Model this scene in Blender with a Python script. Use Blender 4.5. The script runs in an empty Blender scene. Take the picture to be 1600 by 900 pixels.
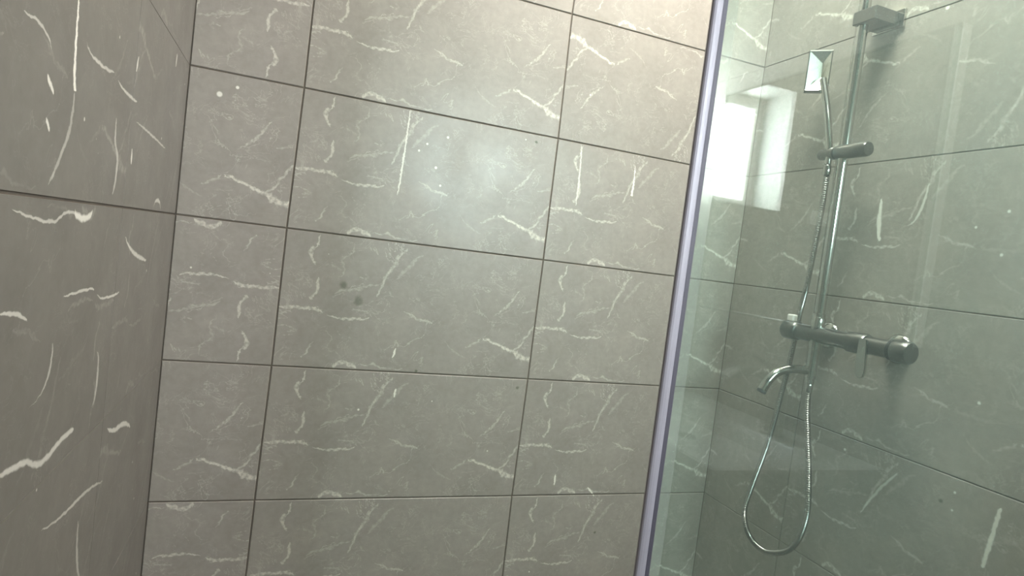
import bpy, bmesh, math, random
from mathutils import Vector, Matrix
random.seed(7)
S = bpy.context.scene
COL = S.collection

# ------------------------------------------------------------------ camera
W = 1.396          # x of the right wall (left wall is x = 0, back wall is y = 0)
YG = -0.86         # plane of the glass screen
YR = -2.0          # rear wall with the window
ZF, ZC = -1.75, 0.70
cd = bpy.data.cameras.new('camera'); cam = bpy.data.objects.new('camera', cd); COL.objects.link(cam)
FPX = 969.0252
yaw, pit, rol = 0.3507, -0.0503, 0.1236
cy, sy, cp, sp, cr, sr = math.cos(yaw), math.sin(yaw), math.cos(pit), math.sin(pit), math.cos(rol), math.sin(rol)
F = Vector((sy*cp, cy*cp, sp)); R0 = Vector((cy, -sy, 0)); U0 = R0.cross(F)
RR = cr*R0 + sr*U0; UU = -sr*R0 + cr*U0
m = Matrix((RR, UU, -F)).transposed().to_4x4(); m.translation = Vector((0.2212, -1.4221, -0.6010))
cam.matrix_world = m
cd.sensor_width = 36; cd.lens = FPX*36/1600; cd.clip_start = 0.02
S.camera = cam
# ------------------------------------------------------------------ daylight and exposure
S.view_settings.view_transform = 'Standard'; S.view_settings.look = 'None'
S.view_settings.gamma = 1; S.view_settings.use_curve_mapping = False
S.view_settings.exposure = 1.02
S.cycles.sample_clamp_indirect = 14; S.cycles.blur_glossy = 0.0
wd = bpy.data.worlds.new('sky'); S.world = wd; wd.use_nodes = True
bg = wd.node_tree.nodes['Background']; bg.inputs[0].default_value = (0.90, 0.96, 1.0, 1); bg.inputs[1].default_value = 72.0
WX0, WX1, WZ0, WZ1 = 0.956, 1.366, -0.342, 0.071     # window opening in the rear wall
pl = bpy.data.lights.new('window_portal', 'AREA'); pl.shape = 'RECTANGLE'; pl.size = WX1-WX0; pl.size_y = WZ1-WZ0
pl.cycles.is_portal = True
po = bpy.data.objects.new('window_portal', pl); COL.objects.link(po)
po.location = ((WX0+WX1)/2, YR-0.20, (WZ0+WZ1)/2); po.rotation_euler = (math.radians(90), 0, 0)   # faces +y

# ------------------------------------------------------------------ node helpers
class NT:
    def __init__(s, t): s.t = t
    def n(s, k, **p):
        x = s.t.nodes.new(k)
        for a, b in p.items(): setattr(x, a, b)
        return x
    def put(s, sock, v):
        if v is None: return
        if isinstance(v, (int, float)): sock.default_value = v
        elif isinstance(v, tuple): sock.default_value = v
        else: s.t.links.new(v, sock)
    def m(s, op, a=None, b=None, c=None, clamp=False):
        x = s.n('ShaderNodeMath', operation=op, use_clamp=clamp)
        for i, v in enumerate((a, b, c)):
            if v is not None: s.put(x.inputs[i], v)
        return x.outputs[0]
    def noise(s, vec, scale, detail=3, rough=.5, dist=0):
        x = s.n('ShaderNodeTexNoise'); s.put(x.inputs['Vector'], vec)
        x.inputs['Scale'].default_value = scale; x.inputs['Detail'].default_value = detail
        x.inputs['Roughness'].default_value = rough; x.inputs['Distortion'].default_value = dist
        return x.outputs['Fac']
    def ramp(s, fac, a, b, lo=0., hi=1.):
        x = s.n('ShaderNodeMapRange'); x.clamp = True
        s.put(x.inputs[0], fac)
        for i, v in zip((1, 2, 3, 4), (a, b, lo, hi)): x.inputs[i].default_value = v
        return x.outputs[0]
    def mix(s, fac, a, b):
        x = s.n('ShaderNodeMix', data_type='RGBA'); s.put(x.inputs['Factor'], fac)
        s.put(x.inputs[6], a); s.put(x.inputs[7], b); return x.outputs[2]
    def stroke(s, A, B, pts, w, inten=1., grow=None):
        """soft vein along a polyline pts=[(a,b)..]; grow: None taper both ends, 'end' thickens to the last point, 'flat'"""
        du = abs(pts[-1][0]-pts[0][0]); dv = abs(pts[-1][1]-pts[0][1])*s.asp
        main, cross = (A, B) if du >= dv else (B, A)
        P = [(p[0], p[1]) if du >= dv else (p[1], p[0]) for p in pts]
        if P[-1][0] < P[0][0]:
            P.reverse(); rev = True
        else: rev = False
        m0, m1 = P[0][0], P[-1][0]; c0 = min(p[1] for p in P); c1 = max(p[1] for p in P)
        if c1-c0 < 1e-4: c1 = c0+1e-4
        t = s.ramp(main, m0, m1)
        cv = s.n('ShaderNodeRGBCurve'); s.put(cv.inputs['Color'], t)
        cr_ = cv.mapping.curves[0]
        cr_.points[0].location = (0, (P[0][1]-c0)/(c1-c0)); cr_.points[1].location = (1, (P[-1][1]-c0)/(c1-c0))
        last = 0
        for p in P[1:-1]:
            x = (p[0]-m0)/(m1-m0)
            if x <= last+.03 or x > .97: continue
            last = x; cr_.points.new(x, (p[1]-c0)/(c1-c0))
        g = cv.mapping.curves[1]
        if grow is None: prof = [(0, 0), (.25, .8), (.6, 1), (1, 0)]
        elif grow == 'flat': prof = [(0, 0), (.06, 1), (.94, 1), (1, 0)]
        else: prof = [(0, 0), (.1, .35), (.55, .55), (.97, 1), (1, 1)]
        if rev: prof = [(1-a, b) for a, b in prof][::-1]
        g.points[0].location = prof[0]; g.points[1].location = prof[-1]
        for a, b in prof[1:-1]: g.points.new(a, b)
        cv.mapping.update()
        sep = s.n('ShaderNodeSeparateColor'); s.t.links.new(cv.outputs[0], sep.inputs[0])
        cen = s.m('MULTIPLY_ADD', sep.outputs[0], c1-c0, c0)
        d = s.m('ABSOLUTE', s.m('SUBTRACT', cross, cen))
        wcross = w/s.asp if du >= dv else w
        wid = s.m('MULTIPLY_ADD', sep.outputs[1], wcross, 1e-5)
        k = s.m('SUBTRACT', 1.0, s.m('DIVIDE', d, wid), clamp=True)
        k = s.m('MULTIPLY', k, 1.8*inten)
        gate = s.m('MULTIPLY', s.m('GREATER_THAN', t, .0002), s.m('LESS_THAN', t, .9998))
        return s.m('MINIMUM', s.m('MULTIPLY', k, gate), inten)
    asp = 1.0

def vmax(N, xs):
    r = xs[0]
    for x in xs[1:]: r = N.m('MAXIMUM', r, x)
    return r

def newmat(name):
    mt = bpy.data.materials.new(name); mt.use_nodes = True; mt.node_tree.nodes.clear()
    N = NT(mt.node_tree); out = N.n('ShaderNodeOutputMaterial'); return mt, N, out

# ------------------------------------------------------------------ the marble print every tile carries (tile uv: u right, v down)
PRINT = [  # points, width, strength, growth
 ([(0.116, 0.019), (0.115, 0.071), (0.09, 0.157), (0.104, 0.214), (0.110, 0.25)], .010, .75, None),
 ([(0.132, 0.326), (0.129, 0.383), (0.108, 0.50)], .011, .7, None),
 ([(0.244, 0.05), (0.242, 0.106), (0.206, 0.21), (0.213, 0.256), (0.188, 0.31)], .007, .35, None),
 ([(0.44, 0.03), (0.414, 0.114), (0.388, 0.208), (0.365, 0.311), (0.350, 0.43)], .013, .62, None),
 ([(0.504, 0.073), (0.466, 0.151), (0.412, 0.291)], .015, .3, None),
 ([(0.387, 0.272), (0.297, 0.374), (0.205, 0.416)], .008, .35, None),
 ([(0.0, 0.566), (0.066, 0.56), (0.16, 0.585)], .008, .8, 'flat'),
 ([(0.17, 0.600), (0.262, 0.613), (0.33, 0.59)], .008, .85, None),
 ([(0.25, 0.545), (0.30, 0.55), (0.34, 0.60)], .006, .35, None),
 ([(0.455, 0.525), (0.503, 0.573), (0.57, 0.592)], .009, .65, None),
 ([(0.135, 0.80), (0.098, 0.92)], .008, .5, None),
 ([(0.210, 0.985), (0.232, 0.957), (0.25, 0.948), (0.276, 0.962), (0.303, 0.985)], .013, .85, 'flat'),
 ([(0.3, 0.968), (0.34, 0.948), (0.40, 0.965), (0.47, 0.975)], .007, .5, None),
 ([(0.715, 0.765), (0.740, 0.735), (0.775, 0.698)], .008, .45, None),
 ([(0.780, 0.690), (0.842, 0.723), (0.916, 0.787), (1.0, 0.845)], .021, 1.0, 'end'),
 ([(0.918, 0.786), (0.960, .68), (1.0, 0.555)], .009, .6, 'flat'),
 ([(0.920, 0.27), (0.888, 0.361), (0.852, 0.457), (0.808, 0.50)], .009, .6, None),
 ([(0.936, 0.455), (0.995, 0.412)], .008, .4, None),
 ([(0.70, 0.30), (0.73, 0.35), (0.75, 0.43)], .006, .25, None),
 ([(0.62, 0.72), (0.66, 0.80), (0.72, 0.86)], .006, .22, None),
]
def vec2(N, a, b):
    c = N.n('ShaderNodeCombineXYZ'); N.put(c.inputs[0], a); N.put(c.inputs[1], b); return c.outputs[0]
def print_group():
    g = bpy.data.node_groups.new('marble_print', 'ShaderNodeTree')
    g.interface.new_socket('UV', in_out='INPUT', socket_type='NodeSocketVector')
    g.interface.new_socket('Vein', in_out='OUTPUT', socket_type='NodeSocketFloat')
    g.interface.new_socket('Cloud', in_out='OUTPUT', socket_type='NodeSocketFloat')
    N = NT(g); N.asp = .5
    gi = N.n('NodeGroupInput'); go = N.n('NodeGroupOutput')
    se = N.n('ShaderNodeSeparateXYZ'); g.links.new(gi.outputs[0], se.inputs[0])
    u, v = se.outputs[0], se.outputs[1]
    flat = vec2(N, u, N.m('MULTIPLY', v, .5))
    n1 = N.n('ShaderNodeTexNoise'); g.links.new(flat, n1.inputs['Vector']); n1.inputs['Scale'].default_value = 26; n1.inputs['Detail'].default_value = 4
    sc = N.n('ShaderNodeSeparateColor'); g.links.new(n1.outputs['Color'], sc.inputs[0])
    n2 = N.n('ShaderNodeTexNoise'); g.links.new(flat, n2.inputs['Vector']); n2.inputs['Scale'].default_value = 85; n2.inputs['Detail'].default_value = 3
    sc2 = N.n('ShaderNodeSeparateColor'); g.links.new(n2.outputs['Color'], sc2.inputs[0])
    ud = N.m('MULTIPLY_ADD', N.m('SUBTRACT', sc.outputs[0], .5), .034, u)
    ud = N.m('MULTIPLY_ADD', N.m('SUBTRACT', sc2.outputs[0], .5), .016, ud)
    vd = N.m('MULTIPLY_ADD', N.m('SUBTRACT', sc.outputs[1], .5), .066, v)
    vd = N.m('MULTIPLY_ADD', N.m('SUBTRACT', sc2.outputs[1], .5), .030, vd)
    veins = [N.stroke(ud, vd, p[0], p[1]*.74, p[2]*.9, p[3]) for p in PRINT]
    mx = vmax(N, veins)
    # break the veins up a little, and add hair-thin faint crackle
    br = N.ramp(N.noise(flat, 75, 3), .36, .60, .25, 1.)
    mx = N.m('MULTIPLY', mx, br)
    ridge = N.m('ABSOLUTE', N.m('SUBTRACT', N.noise(flat, 7, 5, .62, .6), .5))
    hair = N.m('MULTIPLY', N.ramp(ridge, .0, .009, .50, 0), N.ramp(N.noise(flat, 4.3, 2), .46, .60))
    ridge2 = N.m('ABSOLUTE', N.m('SUBTRACT', N.noise(vec2(N, N.m('ADD', u, 3.3), N.m('MULTIPLY', v, .6)), 12, 4, .6, .9), .5))
    hair2 = N.m('MULTIPLY', N.ramp(ridge2, .0, .014, .28, 0), N.ramp(N.noise(flat, 6.1, 2), .46, .60))
    mx = vmax(N, [mx, hair, hair2])
    cl = N.m('ADD', N.m('MULTIPLY', N.noise(flat, 5, 5, .6, .3), .6), N.m('MULTIPLY', N.noise(flat, 40, 3, .6), .4))
    g.links.new(mx, go.inputs[0]); g.links.new(cl, go.inputs[1]); return g
PG = print_group()

def tile_material(name, marks=(), dark=(), axes=(0, 2), base=(0.290, 0.264, 0.234), pv=.85, dots=()):
    mt, N, out = newmat(name); N.asp = 1.0
    uv = N.n('ShaderNodeUVMap')
    pg = N.n('ShaderNodeGroup'); pg.node_tree = PG; mt.node_tree.links.new(uv.outputs[0], pg.inputs[0])
    geo = N.n('ShaderNodeNewGeometry'); se = N.n('ShaderNodeSeparateXYZ'); mt.node_tree.links.new(geo.outputs['Position'], se.inputs[0])
    A, B = se.outputs[axes[0]], se.outputs[axes[1]]
    pos = geo.outputs['Position']
    cl = pg.outputs['Cloud']
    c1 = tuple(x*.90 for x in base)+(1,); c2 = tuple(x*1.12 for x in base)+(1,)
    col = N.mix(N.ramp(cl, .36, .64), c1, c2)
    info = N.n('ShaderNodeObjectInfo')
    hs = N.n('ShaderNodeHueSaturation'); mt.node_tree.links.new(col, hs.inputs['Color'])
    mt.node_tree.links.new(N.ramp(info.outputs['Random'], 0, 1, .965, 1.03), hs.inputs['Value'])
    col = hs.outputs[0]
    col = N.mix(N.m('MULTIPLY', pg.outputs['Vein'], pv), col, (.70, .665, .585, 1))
    # dried drops and specks of limescale
    vo = N.n('ShaderNodeTexVoronoi'); mt.node_tree.links.new(pos, vo.inputs['Vector']); vo.inputs['Scale'].default_value = 26
    sz = N.n('ShaderNodeSeparateColor'); mt.node_tree.links.new(vo.outputs['Color'], sz.inputs[0])
    rad = N.ramp(sz.outputs[0], .86, 1., 0, .075)
    dot = N.ramp(N.m('SUBTRACT', rad, vo.outputs['Distance']), 0, .03)
    lst = [N.m('MULTIPLY', dot, .75)]
    wob = N.noise(pos, 110, 4, .7)
    A2 = N.m('MULTIPLY_ADD', N.m('SUBTRACT', wob, .5), .009, A)
    B2 = N.m('MULTIPLY_ADD', N.m('SUBTRACT', N.noise(pos, 75, 2), .5), .006, B)
    for p in marks: lst.append(N.stroke(A2, B2, *p))
    for (a, b_, r) in dots:
        d = N.m('SQRT', N.m('ADD', N.m('POWER', N.m('SUBTRACT', A, a), 2.), N.m('POWER', N.m('SUBTRACT', B, b_), 2.)))
        lst.append(N.ramp(d, r*.6, r, .85, 0))
    col = N.mix(vmax(N, lst), col, (.80, .775, .70, 1))
    for (a, b, r, k) in dark:
        d = N.m('SQRT', N.m('ADD', N.m('POWER', N.m('SUBTRACT', A2, a), 2.), N.m('POWER', N.m('SUBTRACT', B, b), 2.)))
        d = N.m('MULTIPLY_ADD', N.m('SUBTRACT', N.noise(pos, 70, 3), .5), r*1.6, d)
        col = N.mix(N.ramp(d, r*.4, r, k, 0), col, (.085, .095, .065, 1))
    b = N.n('ShaderNodeBsdfPrincipled'); mt.node_tree.links.new(col, b.inputs['Base Color'])
    N.put(b.inputs['Roughness'], N.ramp(N.noise(pos, 9, 4), .3, .7, .34, .44))
    b.inputs['Specular IOR Level'].default_value = .5
    bp = N.n('ShaderNodeBump'); bp.inputs['Strength'].default_value = .05; bp.inputs['Distance'].default_value = .002
    mt.node_tree.links.new(N.noise(pos, 45, 4), bp.inputs['Height']); mt.node_tree.links.new(bp.outputs[0], b.inputs['Normal'])
    mt.node_tree.links.new(b.outputs[0], out.inputs[0]); return mt

def plain(name, col, rough=.5, metal=0., spec=.5, emit=None, noise=0.0, bump=0.0, bscale=60, coat=0):
    mt, N, out = newmat(name)
    b = N.n('ShaderNodeBsdfPrincipled'); tc = N.n('ShaderNodeTexCoord')
    f = N.noise(tc.outputs['Object'], 30, 3)
    c = N.mix(f, tuple(x*(1-noise) for x in col)+(1,), tuple(min(1, x*(1+noise)) for x in col)+(1,))
    mt.node_tree.links.new(c, b.inputs['Base Color'])
    b.inputs['Roughness'].default_value = rough; b.inputs['Metallic'].default_value = metal
    b.inputs['Specular IOR Level'].default_value = spec; b.inputs['Coat Weight'].default_value = coat
    if emit: b.inputs['Emission Color'].default_value = emit[0]+(1,); b.inputs['Emission Strength'].default_value = emit[1]
    if bump:
        bp = N.n('ShaderNodeBump'); bp.inputs['Strength'].default_value = bump; bp.inputs['Distance'].default_value = .001
        mt.node_tree.links.new(N.noise(tc.outputs['Object'], bscale, 4), bp.inputs['Height']); mt.node_tree.links.new(bp.outputs[0], b.inputs['Normal'])
    mt.node_tree.links.new(b.outputs[0], out.inputs[0]); return mt

def glass_mat(name, tint, haze, hazecol, gain=1.0):
    """clear sheet: tinted transmission, Fresnel reflection and a thin film of dried water that scatters light"""
    mt, N, out = newmat(name); L = mt.node_tree.links
    geo = N.n('ShaderNodeNewGeometry')
    dp = N.n('ShaderNodeVectorMath', operation='DOT_PRODUCT'); L.new(geo.outputs['Normal'], dp.inputs[0]); L.new(geo.outputs['Incoming'], dp.inputs[1])
    c = N.m('ABSOLUTE', dp.outputs['Value'])
    fr = N.m('MULTIPLY_ADD', N.m('POWER', N.m('SUBTRACT', 1.0, c), 5.0), .96*gain, .043*gain, clamp=True)
    tr = N.n('ShaderNodeBsdfTransparent'); tr.inputs[0].default_value = tint+(1,)
    di = N.n('ShaderNodeBsdfDiffuse'); di.inputs[0].default_value = hazecol+(1,)
    tl = N.n('ShaderNodeBsdfTranslucent'); tl.inputs[0].default_value = hazecol+(1,)
    mh = N.n('ShaderNodeMixShader'); mh.inputs[0].default_value = .5; L.new(di.outputs[0], mh.inputs[1]); L.new(tl.outputs[0], mh.inputs[2])
    hz = N.ramp(N.noise(geo.outputs['Position'], 3.0, 4, .6), .3, .7, haze*.7, haze*1.3)
    m1 = N.n('ShaderNodeMixShader'); L.new(hz, m1.inputs[0]); L.new(tr.outputs[0], m1.inputs[1]); L.new(mh.outputs[0], m1.inputs[2])
    gl = N.n('ShaderNodeBsdfGlossy'); gl.inputs['Roughness'].default_value = 0.0; gl.inputs[0].default_value = (1, 1, 1, 1)
    m2 = N.n('ShaderNodeMixShader'); L.new(fr, m2.inputs[0]); L.new(m1.outputs[0], m2.inputs[1]); L.new(gl.outputs[0], m2.inputs[2])
    L.new(m2.outputs[0], out.inputs[0]); return mt

# ------------------------------------------------------------------ mesh helpers
def link(name, bm, mat, parent=None, smooth=False, **kw):
    me = bpy.data.meshes.new(name); bm.normal_update(); bm.to_mesh(me); bm.free()
    if mat: me.materials.append(mat)
    if smooth:
        for p in me.polygons: p.use_smooth = True
        me.set_sharp_from_angle(angle=math.radians(40))
    o = bpy.data.objects.new(name, me); COL.objects.link(o)
    if parent: o.parent = parent
    for k, v in kw.items(): o[k] = v
    return o
def empty(name, loc, label, cat, **kw):
    o = bpy.data.objects.new(name, None); COL.objects.link(o); o.location = loc
    o['label'] = label; o['category'] = cat
    for k, v in kw.items(): o[k] = v
    return o
def shift(bm, root):
    bmesh.ops.translate(bm, verts=bm.verts, vec=-Vector(root.location)); return bm
def box(bm, a, b, bev=0., seg=2):
    x0, y0, z0 = [min(p, q) for p, q in zip(a, b)]; x1, y1, z1 = [max(p, q) for p, q in zip(a, b)]
    t = bmesh.new()
    r = bmesh.ops.create_cube(t, size=1)
    for v in t.verts: v.co = Vector(((x0+x1)/2+v.co.x*(x1-x0), (y0+y1)/2+v.co.y*(y1-y0), (z0+z1)/2+v.co.z*(z1-z0)))
    if bev: bmesh.ops.bevel(t, geom=list(t.edges), offset=bev, segments=seg, profile=.5, affect='EDGES')
    me = bpy.data.meshes.new('t'); t.to_mesh(me); t.free(); bm.from_mesh(me); bpy.data.meshes.remove(me)
    return bm
def frame(d):
    d = d.normalized(); a = Vector((0, 0, 1)) if abs(d.z) < .9 else Vector((1, 0, 0))
    x = d.cross(a).normalized(); return x, d.cross(x)
def revolve(bm, o, d, prof, n=28):
    """prof = [(distance along d, radius)]"""
    o = Vector(o); d = Vector(d).normalized(); x, y = frame(d); rings = []
    for t, r in prof:
        if r < 1e-6: rings.append([bm.verts.new(o+d*t)])
        else: rings.append([bm.verts.new(o+d*t+(x*math.cos(2*math.pi*i/n)+y*math.sin(2*math.pi*i/n))*r) for i in range(n)])
    for a, b in zip(rings, rings[1:]):
        for i in range(n):
            j = (i+1) % n
            if len(a) == 1 and len(b) == 1: continue
            if len(a) == 1: bm.faces.new((a[0], b[j], b[i]))
            elif len(b) == 1: bm.faces.new((a[i], a[j], b[0]))
            else: bm.faces.new((a[i], a[j], b[j], b[i]))
    for r in (rings[0], rings[-1]):
        if len(r) > 1: bm.faces.new(r)
    bmesh.ops.recalc_face_normals(bm, faces=bm.faces); return bm
def catmull(P, k=10):
    P = [Vector(p) for p in P]; Q = [P[0]*2-P[1]]+P+[P[-1]*2-P[-2]]; o = []
    for i in range(1, len(Q)-2):
        for j in range(k):
            t = j/k; a, b, c, d = Q[i-1:i+3]
            o.append(.5*((2*b)+(c-a)*t+(2*a-5*b+4*c-d)*t*t+(3*b-a-3*c+d)*t**3))
    return o+[P[-1]]
def tube(bm, pts, rad, n=14, ring=None):
    """sweep; rad a number or f(arc length); parallel transport frame"""
    pts = [Vector(p) for p in pts]; x = None; rings = []; s = 0
    for i, p in enumerate(pts):
        d = (pts[min(i+1, len(pts)-1)]-pts[max(i-1, 0)]).normalized()
        if x is None: x, _ = frame(d)
        x = (x-d*x.dot(d)).normalized(); y = d.cross(x)
        if i: s += (p-pts[i-1]).length
        r = rad(s) if callable(rad) else rad
        rings.append([bm.verts.new(p+(x*math.cos(2*math.pi*k/n)+y*math.sin(2*math.pi*k/n))*r) for k in range(n)])
    for a, b in zip(rings, rings[1:]):
        for k in range(n): bm.faces.new((a[k], a[(k+1) % n], b[(k+1) % n], b[k]))
    bm.faces.new(rings[0]); bm.faces.new(rings[-1])
    bmesh.ops.recalc_face_normals(bm, faces=bm.faces); return bm
def resample(pts, step):
    out = [pts[0]]; acc = 0
    for a, b in zip(pts, pts[1:]):
        L = (b-a).length; t = step-acc
        while t < L: out.append(a.lerp(b, t/L)); t += step
        acc = L-(t-step)
    return out+[pts[-1]]

# ------------------------------------------------------------------ materials
back_marks = [
 ([(0.447, -0.30), (0.446, -0.357), (0.443, -0.437), (0.440, -0.495)], .0030, .75, None),
 ([(1.035, -0.33), (1.038, -0.372), (1.037, -0.408)], .0045, .95, 'end'),
 ([(0.876, -0.302), (0.883, -0.389), (0.883, -0.455)], .0030, .65, None),
 ([(0.476, -0.843), (0.471, -0.868)], .0030, .9, None), ([(0.924, -1.144), (0.923, -1.174)], .0030, .9, None),
 ([(1.022, -1.180), (1.042, -1.203)], .0045, .9, None), ([(0.487, -0.938), (0.485, -0.960)], .0030, .9, None)]
back_dots = [(0.059, -0.346, .0065), (0.091, -0.326, .004), (0.494, -0.37, .003), (0.54, -0.347, .0035), (0.52, -0.42, .0038), (0.535, -0.459, .003), (0.477, -0.388, .003), (0.407, -0.991, .003)]
M_BACK = tile_material('tile_back', back_marks, [(0.346, -0.712, .012, .6), (0.380, -0.742, .013, .55), (0.757, -0.319, .004, .9), (0.529, -0.895, .005, .8), (0.788, -0.923, .005, .7), (1.061, -1.305, .005, .8)], (0, 2), dots=back_dots)
left_marks = [
 ([(-0.668, -0.30), (-0.664, -0.437), (-0.654, -0.487)], .0050, 1.0, 'end'),
 ([(-0.655, -0.488), (-0.659, -0.523), (-0.683, -0.561), (-0.707, -0.588)], .0050, .32, None),
 ([(-0.631, -0.430), (-0.583, -0.441), (-0.520, -0.437)], .0026, .50, None), ([(-0.500, -0.441), (-0.447, -0.449), (-0.395, -0.449)], .0028, .5, None),
 ([(-0.388, -0.476), (-0.306, -0.479), (-0.165, -0.487)], .0026, .42, None), ([(-0.492, -0.486), (-0.488, -0.516), (-0.469, -0.543), (-0.478, -0.585)], .0055, .42, None),
 ([(-0.731, -0.490), (-0.712, -0.501)], .0035, .8, 'flat'), ([(-0.725, -0.528), (-0.715, -0.536)], .0032, .8, 'flat'),
 ([(-0.407, -0.388), (-0.414, -0.411)], .0045, .8, None), ([(-0.136, -0.313), (-0.138, -0.338)], .0050, .7, None), ([(-0.398, -0.516), (-0.395, -0.538)], .0045, .75, None),
 ([(-0.793, -0.452), (-0.764, -0.450), (-0.726, -0.464)], .0022, .5, None),
 ([(-0.784, -0.613), (-0.724, -0.621), (-0.69, -0.623), (-0.636, -0.612), (-0.600, -0.618)], .0025, .5, None),
 ([(-0.622, -0.606), (-0.596, -0.618), (-0.572, -0.616), (-0.558, -0.607)], .0045, .75, 'flat'),
 ([(-0.392, -0.640), (-0.339, -0.664), (-0.235, -0.683)], .0045, .6, None),
 ([(-0.635, -0.703), (-0.566, -0.703), (-0.522, -0.706)], .0024, .55, None), ([(-0.508, -0.713), (-0.45, -0.723), (-0.397, -0.721)], .0024, .55, None),
 ([(-0.792, -0.703), (-0.764, -0.705), (-0.731, -0.717)], .0030, .6, None),
 ([(-0.655, -0.750), (-0.662, -0.786), (-0.708, -0.806)], .0035, .45, None), ([(-0.486, -0.79), (-0.471, -0.829), (-0.485, -0.865)], .0055, .4, None),
 ([(-0.765, -0.852), (-0.704, -0.861), (-0.649, -0.878), (-0.6, -0.872), (-0.555, -0.873)], .0040, .6, 'flat'),
 ([(-0.641, -0.960), (-0.564, -0.975), (-0.489, -0.982), (-0.392, -1.002)], .0030, .5, None),
 ([(-0.394, -0.922), (-0.343, -0.940), (-0.302, -0.944), (-0.237, -0.968)], .0055, .6, None),
 ([(-0.5, -1.012), (-0.494, -1.055), (-0.467, -1.11)], .0050, .4, None), ([(-0.217, -0.596), (-0.188, -0.580), (-0.157, -0.598)], .0040, .6, None)]
M_LEFT = tile_material('tile_left', left_marks, [], (1, 2), base=(0.160, 0.149, 0.131), pv=.24)  # same tile as the other walls; base darkened to imitate this wall's shade
right_marks = [
 ([(-0.426, -0.380), (-0.428, -0.428), (-0.436, -0.473)], .0065, .95, None),
 ([(-0.745, -0.922), (-0.738, -0.983), (-0.732, -1.034)], .0042, .95, 'flat'),
 ([(-0.527, -0.355), (-0.515, -0.417), (-0.495, -0.440)], .0040, .6, None),
 ([(-0.489, -1.044), (-0.513, -0.996), (-0.556, -0.933)], .0045, .5, None)]
right_dots = [(-0.508, -0.005, .005), (-0.682, -0.415, .0035), (-0.63, -0.443, .003), (-0.681, -0.492, .0035), (-0.684, -0.757, .0035), (-0.43, -0.928, .0035), (-0.668, -0.927, .003), (-0.668, -0.960, .0025)]
M_RIGHT = tile_material('tile_right', right_marks, [(-0.646, -0.952, .0045, .9)], (1, 2), pv=.8, dots=right_dots)
M_REAR = tile_material('tile_rear', [], [], (0, 2))
M_GROUT = plain('grout', (.150, .125, .100), .9, noise=.25)
M_WHITE = plain('white_paint', (.28, .272, .25), .7)
M_CEIL = plain('ceiling_paint', (.72, .70, .66), .8)
M_PVC = plain('window_plastic', (.82, .80, .76), .35)
M_CHROME = plain('chrome', (.54, .535, .51), .12, 1., noise=.06)
M_DULL = plain('dull_chrome', (.20, .197, .187), .30, 1., noise=.12)
M_HOSE = plain('steel_hose', (.38, .372, .355), .26, 1.)
M_DARKM = plain('dark_chrome', (.16, .16, .145), .3, 1.)
M_SATIN = plain('satin_chrome', (.80, .79, .72), .26, 1.)
M_DARK = plain('dark_rubber', (.03, .03, .03), .5)
M_PROF_SHADE = plain('violet_profile_shade', (.060, .053, .072), .6)  # darker profile colour, stands in for the shade on its right side
M_PROF = plain('violet_grey_profile', (.30, .28, .315), .5, .1, noise=.05)
M_GLASS = glass_mat('screen_glass', (.885, .955, .928), .050, (.60, .75, .69), 1.45)
M_SEAL = glass_mat('clear_seal', (.95, .97, .95), .12, (.75, .80, .76), 1.0)
M_PANE = glass_mat('window_glass', (.97, .99, .99), .0, (.8, .8, .8))
M_MIRROR = plain('mirror_silver', (.86, .88, .86), .0, 1.)
M_CERAM = plain('white_ceramic', (.72, .72, .70), .12)
M_CAB = plain('grey_cabinet', (.30, .29, .27), .4)
M_CLAMP = plain('ceiling_lamp_diffuser', (.9, .9, .9), .5, emit=((1.0, .93, .84), 27.0))
M_FLOOR = plain('floor_tile', (.20, .19, .17), .4, noise=.1)

# ------------------------------------------------------------------ room shell
def structure(name, bm, mat): return link(name, bm, mat, None, kind='structure')
G = .0022   # grout lies this far behind the tile faces
T = .12
wall_back = structure('wall_back', box(bmesh.new(), (-T, G, ZF), (W+T, T, ZC)), M_GROUT)
wall_left = structure('wall_left', box(bmesh.new(), (-T, YR, ZF), (-G, G, ZC)), M_GROUT)
wall_right = structure('wall_right', box(bmesh.new(), (W+G, YR, ZF), (W+T, G, ZC)), M_GROUT)
bm = bmesh.new(); RT = .20
yb = YR-G
for a, b in (((-T, ZF), (WX0, ZC)), ((WX1, ZF), (W+T, ZC)), ((WX0, ZF), (WX1, WZ0)), ((WX0, WZ1), (WX1, ZC))):
    box(bm, (a[0], yb, a[1]), (b[0], YR-RT, b[1]))
wall_rear = structure('wall_rear', bm, M_GROUT)
structure('floor', box(bmesh.new(), (-T, YR-RT, ZF-.1), (W+T, T, ZF)), M_FLOOR)
structure('ceiling', box(bmesh.new(), (-T, YR-RT, ZC), (W+T, T, ZC+.1)), M_CEIL)

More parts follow.
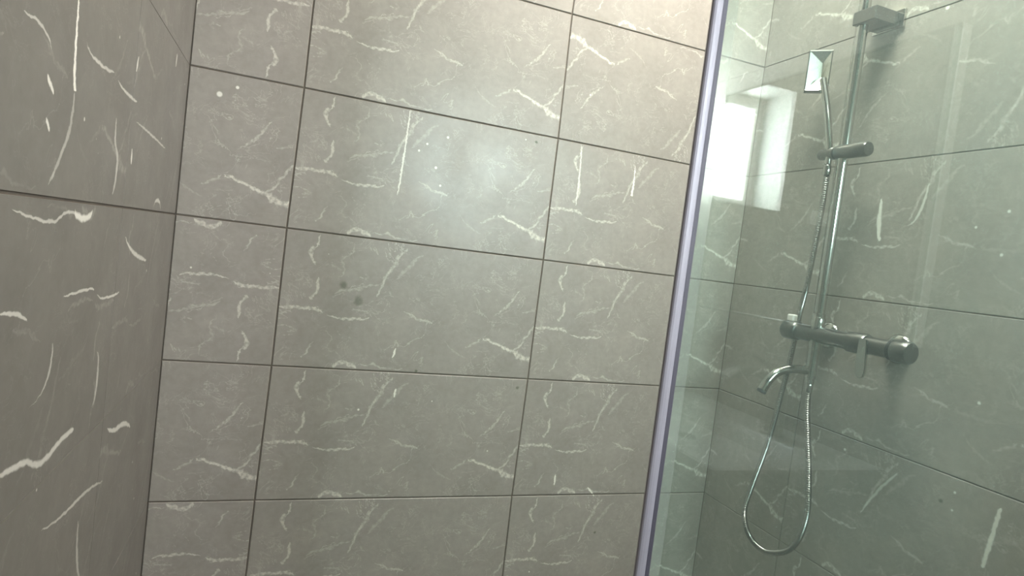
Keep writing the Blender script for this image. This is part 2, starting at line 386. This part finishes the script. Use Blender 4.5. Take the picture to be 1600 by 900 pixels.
# tiles: local x runs right along the wall, -y points into the room, z up
GAP = .0032; TH = .008; mesh_cache = {}
def tile(wall, mat, org, rz, u0, u1, z0, z1, uvr, flip, s0=0., s1=0., s0b=0., s1b=0., gx=GAP/2, gb=GAP/2, gt=GAP/2):
    """u0..u1, z0..z1 on the wall; uvr=(ua,ub) part of the print shown; s.. slide the top/bottom corners along u"""
    key = (mat.name, round(u1-u0, 4), round(z1-z0, 4), uvr, flip, s0, s1, s0b, s1b, gx, gb, gt)
    w, h = u1-u0, z1-z0; c = .0010
    me = mesh_cache.get(key)
    if me is None:
        bm = bmesh.new()
        def ring(ins, y):
            return [bm.verts.new(p) for p in ((gx+ins+s0b, y, gb+ins), (w-gx-ins+s1b, y, gb+ins), (w-gx-ins+s1, y, h-gt-ins), (gx+ins+s0, y, h-gt-ins))]
        a = ring(c if gx > .0008 else .0003, 0.); b = ring(0, c); d = ring(0, TH)
        bm.faces.new(a)
        for p, q_ in ((a, b), (b, d)):
            for i in range(4): bm.faces.new((p[i], q_[i], q_[(i+1) % 4], p[(i+1) % 4]))
        bmesh.ops.recalc_face_normals(bm, faces=bm.faces)
        if bm.faces[0].normal.y > 0: bmesh.ops.reverse_faces(bm, faces=bm.faces)
        uvl = bm.loops.layers.uv.new('UVMap')
        for f in bm.faces:
            for l in f.loops:
                u = uvr[0]+(uvr[1]-uvr[0])*l.vert.co.x/w; v = uvr[3]+(uvr[2]-uvr[3])*l.vert.co.z/h
                if flip: u, v = 1-u, 1-v
                l[uvl].uv = (u, v)
        me = bpy.data.meshes.new('tile'); bm.normal_update(); bm.to_mesh(me); bm.free(); me.materials.append(mat); mesh_cache[key] = me
    o = bpy.data.objects.new('tile', me); COL.objects.link(o)
    ca, sa = math.cos(rz), math.sin(rz)
    o.location = (org[0]+ca*u0, org[1]+sa*u0, z0); o.rotation_euler = (0, 0, rz); o.parent = wall
    return o
rows = [(k, max(ZF, -.3*(k+1)), min(ZC, -.3*k)) for k in range(-3, 6)]
def uvrow(k, z0, z1): return ((-.3*k-z1)/.3, (-.3*k-z0)/.3)     # v at top, v at bottom
# back wall: a cut column, then two full columns
S1 = {0: .0075, 1: .0058, 2: .0004, 3: -.0012, 4: -.0068, 5: -.010}
S2 = {0: -.0045, 1: 0., 2: .001, 3: 0., 4: -.003}
for k, z0, z1 in rows:
    vt, vb = uvrow(k, z0, z1); st, sb = S1.get(k, 0.), S1.get(k+1, 0.); rt, rb = S2.get(k, 0.), S2.get(k+1, 0.)
    tile(wall_back, M_BACK, (0, 0), 0, 0., .213, z0, z1, (.645, 1., vt, vb) , k in (0, 2, 4), 0, st, 0, sb)
    tile(wall_back, M_BACK, (0, 0), 0, .213, .813, z0, z1, (0., 1., vt, vb), k in (-2,), st, rt, sb, rb)
    tile(wall_back, M_BACK, (0, 0), 0, .813, W+.0015, z0, z1, (0., 1., vt, vb), k in (0,), rt, 0, rb, 0)
# left wall: u runs towards the back wall
def run(wall, mat, org, rz, cuts, flips, hole=None, gx=GAP/2, gz=lambda k: GAP/2):
    """cuts: list of (u0,u1,ua,ub)"""
    for k, z0, z1 in rows:
        for i, (u0, u1, ua, ub) in enumerate(cuts):
            parts = [(u0, u1, z0, z1)]
            if hole:
                hx0, hx1, hz0, hz1 = hole
                if u0 < hx1 and u1 > hx0 and z0 < hz1 and z1 > hz0:
                    parts = []
                    if u0 < hx0: parts.append((u0, hx0, z0, z1))
                    if u1 > hx1: parts.append((hx1, u1, z0, z1))
                    a, b = max(u0, hx0), min(u1, hx1)
                    if z0 < hz0: parts.append((a, b, z0, hz0))
                    if z1 > hz1: parts.append((a, b, hz1, z1))
            for a, b, c, d in parts:
                if b-a < .01 or d-c < .01: continue
                f = (ub-ua)/(u1-u0); vt, vb = uvrow(k, c, d)
                tile(wall, mat, org, rz, a, b, c, d, (round(ua+(a-u0)*f, 4), round(ua+(b-u0)*f, 4), round(vt, 4), round(vb, 4)), flips(k, i), gx=gx, gb=gz(k+1), gt=gz(k))
LL = -YR
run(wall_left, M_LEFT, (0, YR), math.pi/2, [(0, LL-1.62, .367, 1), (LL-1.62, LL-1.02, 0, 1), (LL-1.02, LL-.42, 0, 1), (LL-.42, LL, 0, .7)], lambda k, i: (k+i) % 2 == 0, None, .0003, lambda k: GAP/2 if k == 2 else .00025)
run(wall_right, M_RIGHT, (W, 0), -math.pi/2, [(0, .29, .517, 1), (.29, .89, 0, 1), (.89, 1.49, 0, 1), (1.49, LL, 0, .85)], lambda k, i: (i == 1 and k in (0,)) or (i > 1 and (k*i) % 3 == 0), None, .0009, lambda k: .0010)
run(wall_rear, M_REAR, (W, YR), math.pi, [(0, .196, .673, 1), (.196, .796, 0, 1), (.796, W, 0, 1)], lambda k, i: (k+i) % 2 == 0, (W-WX1, W-WX0, WZ0, WZ1))

# window in the rear wall: white plaster reveal, plastic frame, pane
bm = bmesh.new(); t = .006; y0, y1 = YR, YR-.145
box(bm, (WX0, y0, WZ0), (WX0+t, y1, WZ1)); box(bm, (WX1-t, y0, WZ0), (WX1, y1, WZ1))
box(bm, (WX0+t, y0, WZ0), (WX1-t, y1, WZ0+t)); box(bm, (WX0+t, y0, WZ1-t), (WX1-t, y1, WZ1))
win = structure('window_1', bm, M_WHITE)
bm = bmesh.new(); fw = .045; ya, yb2 = YR-.145, YR-.185
for a, b in (((WX0, WZ0), (WX0+fw, WZ1)), ((WX1-fw, WZ0), (WX1, WZ1)), ((WX0+fw, WZ0), (WX1-fw, WZ0+fw)), ((WX0+fw, WZ1-fw), (WX1-fw, WZ1))):
    box(bm, (a[0], ya, a[1]), (b[0], yb2, b[1]), .004, 1)
link('window_frame', bm, M_PVC, win)
link('pane', box(bmesh.new(), (WX0+fw-.005, YR-.168, WZ0+fw-.005), (WX1-fw+.005, YR-.162, WZ1-fw+.005)), M_PANE, win)

# ------------------------------------------------------------------ glass screen
GX = .617
sc = empty('shower_screen', (GX+.4, YG, ZF), 'fixed clear glass shower screen with violet grey edge profile, in front of the shower fittings', 'shower screen')
link('glass_pane', shift(box(bmesh.new(), (GX, YG-.004, ZF), (W-G-.001, YG+.004, .36), .0008, 1), sc), M_GLASS, sc)
bm = bmesh.new()
# channel that clasps the free edge: outer U with rounded outside corners, and a narrow raised bead
pr = [(-.0045, .0072), (-.0126, -.0060), (-.0124, -.0078), (-.0112, -.0092), (-.0090, -.0100), (-.0060, -.0104), (-.0030, -.0102), (-.0015, -.0095), (-.0015, .0072)]
vs = [[bm.verts.new((GX+x, YG+y, z)) for x, y in pr] for z in (ZF, .365)]
for i in range(len(pr)): bm.faces.new((vs[0][i], vs[0][(i+1) % len(pr)], vs[1][(i+1) % len(pr)], vs[1][i]))
bm.faces.new(vs[0]); bm.faces.new(vs[1]); bmesh.ops.recalc_face_normals(bm, faces=bm.faces)
link('edge_profile', shift(bm, sc), M_PROF, sc, label='violet grey edge profile')
link('profile_shade_strip', shift(box(bmesh.new(), (GX-.0015, YG-.0090, ZF), (GX+.0048, YG-.0042, .365), .001, 2), sc), M_PROF_SHADE, sc, label='dark violet strip painted as the shaded side of the profile')  # added strip whose dark colour paints the shaded side of the profile
link('seal_strip', shift(box(bmesh.new(), (GX+.0048, YG-.0056, ZF), (GX+.0200, YG-.0042, .36), .0004, 1), sc), M_SEAL, sc, label='clear plastic seal strip')
link('wall_channel', shift(box(box(bmesh.new(), (W-.022, YG-.010, ZF), (W-.0005, YG-.0045, .36), .001, 1), (W-.022, YG+.0045, ZF), (W-.0005, YG+.010, .36), .001, 1), sc), M_CHROME, sc)

# ------------------------------------------------------------------ shower column on the right wall
XB = W-.060            # axis of bar, rail and pipe
XH = W-.074
YP = -.366             # y of the rail
ZB = -.690             # height of the mixer bar
col = empty('shower_column', (W, YP, -.79), 'chrome bar mixer with tall riser rail and bath spout, on tiled wall behind the glass', 'shower mixer')
def part(name, bm, mat=M_CHROME, parent=None, smooth=True, **kw):
    return link(name, shift(bm, col), mat, parent or col, smooth, **kw)
part('riser_rail', revolve(bmesh.new(), (XB, YP, ZB+.012), (0, 0, 1), [(0, .0125), (.035, .0125), (.036, .0108), (1.05, .0108)]))
part('rail_collar', revolve(bmesh.new(), (XB, YP, ZB+.010), (0, 0, 1), [(0, .0135), (.004, .0145), (.026, .0145), (.030, .0125), (.030, .010)]))
part('mixer_body', revolve(bmesh.new(), (XB, -.318, ZB), (0, -1, 0), [(0, 0), (0, .0165), (.004, .0178), (.236, .0178), (.24, .0165), (.24, 0)], 36), M_DULL)
kb = part('control_knob', revolve(bmesh.new(), (XB, -.276, ZB), (0, -1, 0), [(0, 0), (0, .0195), (.003, .0215), (.034, .0222), (.038, .0205), (.040, .0170), (.042, .0170), (.042, 0)], 36), M_DULL)
part('knob_button', box(bmesh.new(), (XB-.007, -.300, ZB+.019), (XB+.007, -.280, ZB+.036), .003), M_PVC, kb, False, label='white button on the knob')
kb2 = part('control_knob', revolve(bmesh.new(), (XB, -.556, ZB), (0, -1, 0), [(0, 0), (0, .0180), (.002, .0215), (.006, .0222), (.030, .0222), (.034, .0195), (.034, 0)], 36), M_DULL)
part('knob_ring', revolve(bmesh.new(), (XB, -.550, ZB), (0, -1, 0), [(0, .0175), (0, .0205), (.006, .0205), (.006, .0175)], 36), M_DARK, None, True, label='dark ring beside the knob')
for y in (-.345, -.520):
    part('wall_flange', revolve(bmesh.new(), (W-.0005, y, ZB), (-1, 0, 0), [(0, .030), (.004, .030), (.009, .026), (.012, .015), (.050, .0135)], 32))
part('lever_collar', revolve(bmesh.new(), (XB, -.452, ZB), (0, -1, 0), [(0, .0178), (.002, .0215), (.040, .0222), (.044, .0200), (.044, .0178)], 36), M_DULL)
bm = bmesh.new()                                                    # flat rounded lever that hangs from the collar
prof = [(-.009, .004), (-.0105, -.02), (-.0115, -.045), (-.0115, -.062), (-.008, -.072), (0, -.076), (.008, -.072), (.0115, -.062), (.0115, -.045), (.0105, -.02), (.009, .004)]
va = [bm.verts.new((XB-.024-.05*z, -.503+y*1.0, ZB+.008+z)) for y, z in prof]; vb = [bm.verts.new((XB-.018-.05*z, -.503+y*1.0, ZB+.008+z)) for y, z in prof]
bm.faces.new(va); bm.faces.new(vb)
for i in range(len(prof)): j = (i+1) % len(prof); bm.faces.new((va[i], va[j], vb[j], vb[i]))
bmesh.ops.recalc_face_normals(bm, faces=bm.faces); bmesh.ops.bevel(bm, geom=list(bm.edges), offset=.0012, segments=2, affect='EDGES')
part('lever', bm, M_CHROME)
part('lower_pipe', revolve(bmesh.new(), (XB, YP, ZB-.012), (0, 0, -1), [(0, .0125), (.02, .0125), (.021, .0115), (.086, .0115), (.088, .0095), (.098, .0095), (.099, .0075), (.104, .0075)]))
bm = bmesh.new(); sp_ = catmull([(XB-.006, YP+.004, -.772), (XB-.035, YP+.008, -.771), (XB-.060, YP+.010, -.773), (XB-.086, YP+.012, -.784), (XB-.104, YP+.014, -.804), (XB-.115, YP+.016, -.826)], 8)
tube(bm, sp_, .0098, 20)
spout = part('spout', bm)
d = (sp_[-1]-sp_[-3]).normalized()
part('spout_tip', revolve(bmesh.new(), sp_[-1]-d*.003, d, [(0, .0104), (.006, .0104), (.006, .007), (.002, .007), (.002, 0)]), M_DARK, spout)
# wall bracket high on the rail
bm = bmesh.new(); box(bm, (XB-.016, -.409, -.012), (W-.006, -.352, .016), .0015)
part('wall_bracket', bm, M_DULL, None, False)
part('bracket_plate', box(bmesh.new(), (W-.008, -.420, -.016), (W-.0005, -.345, .022), .001), M_CHROME, None, False)
# sliding holder
sl = part('sliding_holder', revolve(bmesh.new(), (XB-.004, -.350, -.286), (0, -1, 0), [(0, .0), (0, .0135), (.003, .0155), (.078, .0160), (.082, .0140), (.082, 0)]), M_DULL)
part('holder_cradle', revolve(bmesh.new(), (XH+.004, -.312, -.288), (0, -1, 0), [(0, 0), (0, .0105), (.004, .0125), (.036, .0138), (.042, .0138), (.042, 0)]), M_DULL, sl)

# ------------------------------------------------------------------ hand shower (rests in the holder)
hs = empty('hand_shower', (XH, -.339, -.29), 'slim chrome hand shower with angular faceted head, held by the slider on the rail', 'hand shower')
def hpart(name, bm, mat=M_CHROME, smooth=True, **kw): return link(name, shift(bm, hs), mat, hs, smooth, **kw)
bm = bmesh.new()
tube(bm, catmull([(XH, -.341, -.312), (XH, -.339, -.280), (XH, -.327, -.23), (XH, -.312, -.175), (XH+.002, -.289, -.112)], 8), lambda s: .0070+.004*s, 18); hpart('handle', bm)
bm = bmesh.new()                                                    # square plate head, faceted like a hipped roof at the back
cx, cy_, cz = XH, -.274, -.090
nrm = Vector((-.66, -.72, -.05)).normalized(); upv = Vector((0, 0, 1)); sx = upv.cross(nrm).normalized(); uy = nrm.cross(sx).normalized()
def hp(a, b, c): return Vector((cx, cy_, cz))+sx*a+uy*b+nrm*c

w2, h2_, ra, rt0, rt1, dd = .025, .047, .0065, .020, -.012, -.012
base = [hp(-w2, -h2_, 0), hp(w2, -h2_, 0), hp(w2, h2_, 0), hp(-w2, h2_, 0)]
back = [hp(-w2, -h2_, -.016), hp(w2, -h2_, -.016), hp(w2, h2_, -.016), hp(-w2, h2_, -.016)]
inn = [hp(-w2+.0022, -h2_+.003, .0008), hp(w2-.0022, -h2_+.003, .0008), hp(w2-.0022, h2_-.003, .0008), hp(-w2+.0022, h2_-.003, .0008)]
R1, R2 = hp(ra, rt0, dd), hp(ra+.001, rt1, dd)
bm = bmesh.new(); V = [bm.verts.new(p) for p in base+back]
for f in ((0, 1, 5, 4), (1, 2, 6, 5), (2, 3, 7, 6), (3, 0, 4, 7), (4, 5, 6, 7)): bm.faces.new([V[i] for i in f])
bmesh.ops.recalc_face_normals(bm, faces=bm.faces)
hpart('head', bm, M_DARKM, False)
bm = bmesh.new(); V = [bm.verts.new(p) for p in inn+[R1, R2]]
for f in ((0, 5, 4, 3), (3, 4, 2), (2, 4, 5, 1), (1, 5, 0)): bm.faces.new([V[i] for i in f])
bmesh.ops.recalc_face_normals(bm, faces=bm.faces)
bmf = bm
rimb = bmesh.new(); V = [rimb.verts.new(p) for p in base+inn]
for i in range(4): rimb.faces.new((V[i], V[(i+1) % 4], V[4+(i+1) % 4], V[4+i]))
hpart('head_rim', rimb, M_DARKM, False)
hpart('faceted_face', bmf, M_SATIN, False)

# ------------------------------------------------------------------ hose
HP = [(.074, -.3405, -.313), (.070, -.339, -.36), (.060, -.327, -.443), (.045, -.304, -.577), (.031, -.281, -.652), (.028, -.270, -.760), (.030, -.261, -.840), (.035, -.246, -.972),
      (.040, -.224, -1.077), (.048, -.216, -1.150), (.052, -.232, -1.190), (.055, -.262, -1.211), (.058, -.305, -1.215), (.060, -.345, -1.200), (.060, -.380, -1.174), (.060, -.402, -1.135), (.060, -.412, -1.074),
      (.060, -.401, -.993), (.060, -.383, -.912), (.060, -.370, -.850), (.060, YP, -.796)]
pts = resample(catmull([(W-a, b, c) for a, b, c in HP], 40), .0012)
bm = bmesh.new(); tube(bm, pts, lambda s: 0.0062+.0007*math.sin(s*2*math.pi/.0048), 10)
ho = empty('shower_hose', (W-.06, -.30, -1.21), 'ribbed steel shower hose hanging in a long loop below the bar mixer', 'shower hose')
link('hose', shift(bm, ho), M_HOSE, ho, True)
for (p, d, n) in (((W-.060, YP, -.822), (0, 0, 1), 'hose_nut'), ((W-.074, -.3415, -.336), (0, .03, 1), 'hose_nut')):
    link(n, shift(revolve(bmesh.new(), p, d, [(0, .0068), (.003, .0085), (.020, .0085), (.022, .0075)], 20), ho), M_CHROME, ho, True)

# ------------------------------------------------------------------ vanity side of the room (seen only as a reflection in the screen)
MY0, MY1 = -1.835, -1.162; MZ0, MZ1 = -.680, -.058
mr = empty('wall_mirror', (W, (MY0+MY1)/2, MZ0), 'rectangular mirror with slim dark rim, reflected in the glass screen around the shower rail', 'mirror')
link('mirror_body', shift(box(bmesh.new(), (W-.0005, MY0, MZ0), (W-.026, MY1, MZ1), .0015, 1), mr), M_PVC, mr)
fb = bmesh.new()
for a, b in (((MY0, MZ1-.006), (MY1, MZ1)), ((MY0, MZ0), (MY1, MZ0+.006)), ((MY0, MZ0+.006), (MY0+.006, MZ1-.006)), ((MY1-.006, MZ0+.006), (MY1, MZ1-.006))):
    box(fb, (W-.0265, a[0], a[1]), (W-.034, b[0], b[1]), .001, 1)
link('mirror_frame', shift(fb, mr), M_DARKM, mr)
link('mirror_glass', shift(box(bmesh.new(), (W-.0265, MY0+.0065, MZ0+.0065), (W-.031, MY1-.0065, MZ1-.0065), .0012, 1), mr), M_MIRROR, mr)
vc = empty('vanity_cabinet', (W, -1.46, ZF+.2), 'dark grey wall hung vanity cabinet under the mirror, faint in the glass reflection', 'cabinet')
link('cabinet_body', shift(box(bmesh.new(), (W-.0005, -1.80, ZF+.35), (W-.40, -1.20, -.975), .002, 1), vc), M_CAB, vc)
for y0_, y1_ in ((-1.796, -1.503), (-1.497, -1.204)):
    dr = link('door', shift(box(bmesh.new(), (W-.401, y0_, ZF+.354), (W-.418, y1_, -.985), .0015, 1), vc), M_CAB, vc)
    yh = y1_-.03 if y0_ < -1.6 else y0_+.03
    link('handle', shift(box(bmesh.new(), (W-.419, yh-.006, -1.10), (W-.432, yh+.006, -1.24), .002, 1), vc), M_CHROME, dr)
bs = empty('basin', (W, -1.5, -.975), 'shallow rectangular basin on the vanity cabinet, faint in the glass reflection', 'basin')
bm = bmesh.new()
X0, X1, Y0, Y1, Z0, Z1 = W-.42, W-.001, -1.82, -1.19, -.974, -.935
def rect(x0, x1, y0, y1, z): return [bm.verts.new(p) for p in ((x0, y0, z), (x1, y0, z), (x1, y1, z), (x0, y1, z))]
rg = [rect(X0, X1, Y0, Y1, Z0), rect(X0, X1, Y0, Y1, Z1-.004), rect(X0+.004, X1-.004, Y0+.004, Y1-.004, Z1), rect(X0+.020, X1-.12, Y0+.06, Y1-.06, Z1), rect(X0+.026, X1-.126, Y0+.066, Y1-.066, Z1-.004), rect(X0+.06, X1-.15, Y0+.12, Y1-.12, Z0+.006)]
for a, b in zip(rg, rg[1:]):
    for i in range(4): bm.faces.new((a[i], a[(i+1) % 4], b[(i+1) % 4], b[i]))
bm.faces.new(rg[0]); bm.faces.new(rg[-1]); bmesh.ops.recalc_face_normals(bm, faces=bm.faces)
link('bowl', shift(bm, bs), M_CAB, bs)
link('drain', shift(revolve(bmesh.new(), (W-.26, -1.5, Z0+.0062), (0, 0, 1), [(0, .022), (.003, .021), (.004, .016), (.004, 0)], 24), bs), M_CHROME, bs)
TY = 2*YG+.300
tp = empty('basin_tap', (W-.085, TY, -.935), 'tall basin tap with curved spout and lever, reflected in the glass', 'tap')
def tpart(n, bm, par=None): return link(n, shift(bm, tp), M_DULL, par or tp, True)
tpart('body', revolve(bmesh.new(), (W-.085, TY, -.9345), (0, 0, 1), [(0, .027), (.005, .027), (.008, .021), (.125, .021), (.135, .023), (.150, .023), (.153, .020), (.153, 0)], 28))
tpart('spout', tube(bmesh.new(), catmull([(W-.095, TY, -.812), (W-.135, TY, -.798), (W-.175, TY, -.792), (W-.21, TY, -.797), (W-.235, TY, -.812)], 8), .011, 16))
tpart('lever', tube(bmesh.new(), catmull([(W-.085, TY, -.780), (W-.12, TY, -.775), (W-.17, TY, -.752)], 6), lambda s: .010-.05*s, 12))
cl = empty('ceiling_light', (1.02, -.52, ZC), 'round flush ceiling light above the shower, outside the frame', 'ceiling light')
link('rim', shift(revolve(bmesh.new(), (1.02, -.52, ZC-.0005), (0, 0, -1), [(0, .24), (.018, .24), (.022, .235), (.022, 0)], 40), cl), M_WHITE, cl, True)
link('diffuser', shift(revolve(bmesh.new(), (1.02, -.52, ZC-.023), (0, 0, -1), [(0, .225), (.010, .220), (.014, .18), (.016, 0)], 40), cl), M_CLAMP, cl, True)

sw = empty('light_switch', (.790, YR, -.33), 'small white switch plate on the tiled rear wall beside the window', 'light switch')
link('plate', shift(box(bmesh.new(), (.752, YR+.0005, -.362), (.828, YR+.010, -.314), .003, 2), sw), M_PVC, sw)
link('rocker', shift(box(bmesh.new(), (.770, YR+.010, -.354), (.810, YR+.014, -.322), .002, 2), sw), M_PVC, sw)
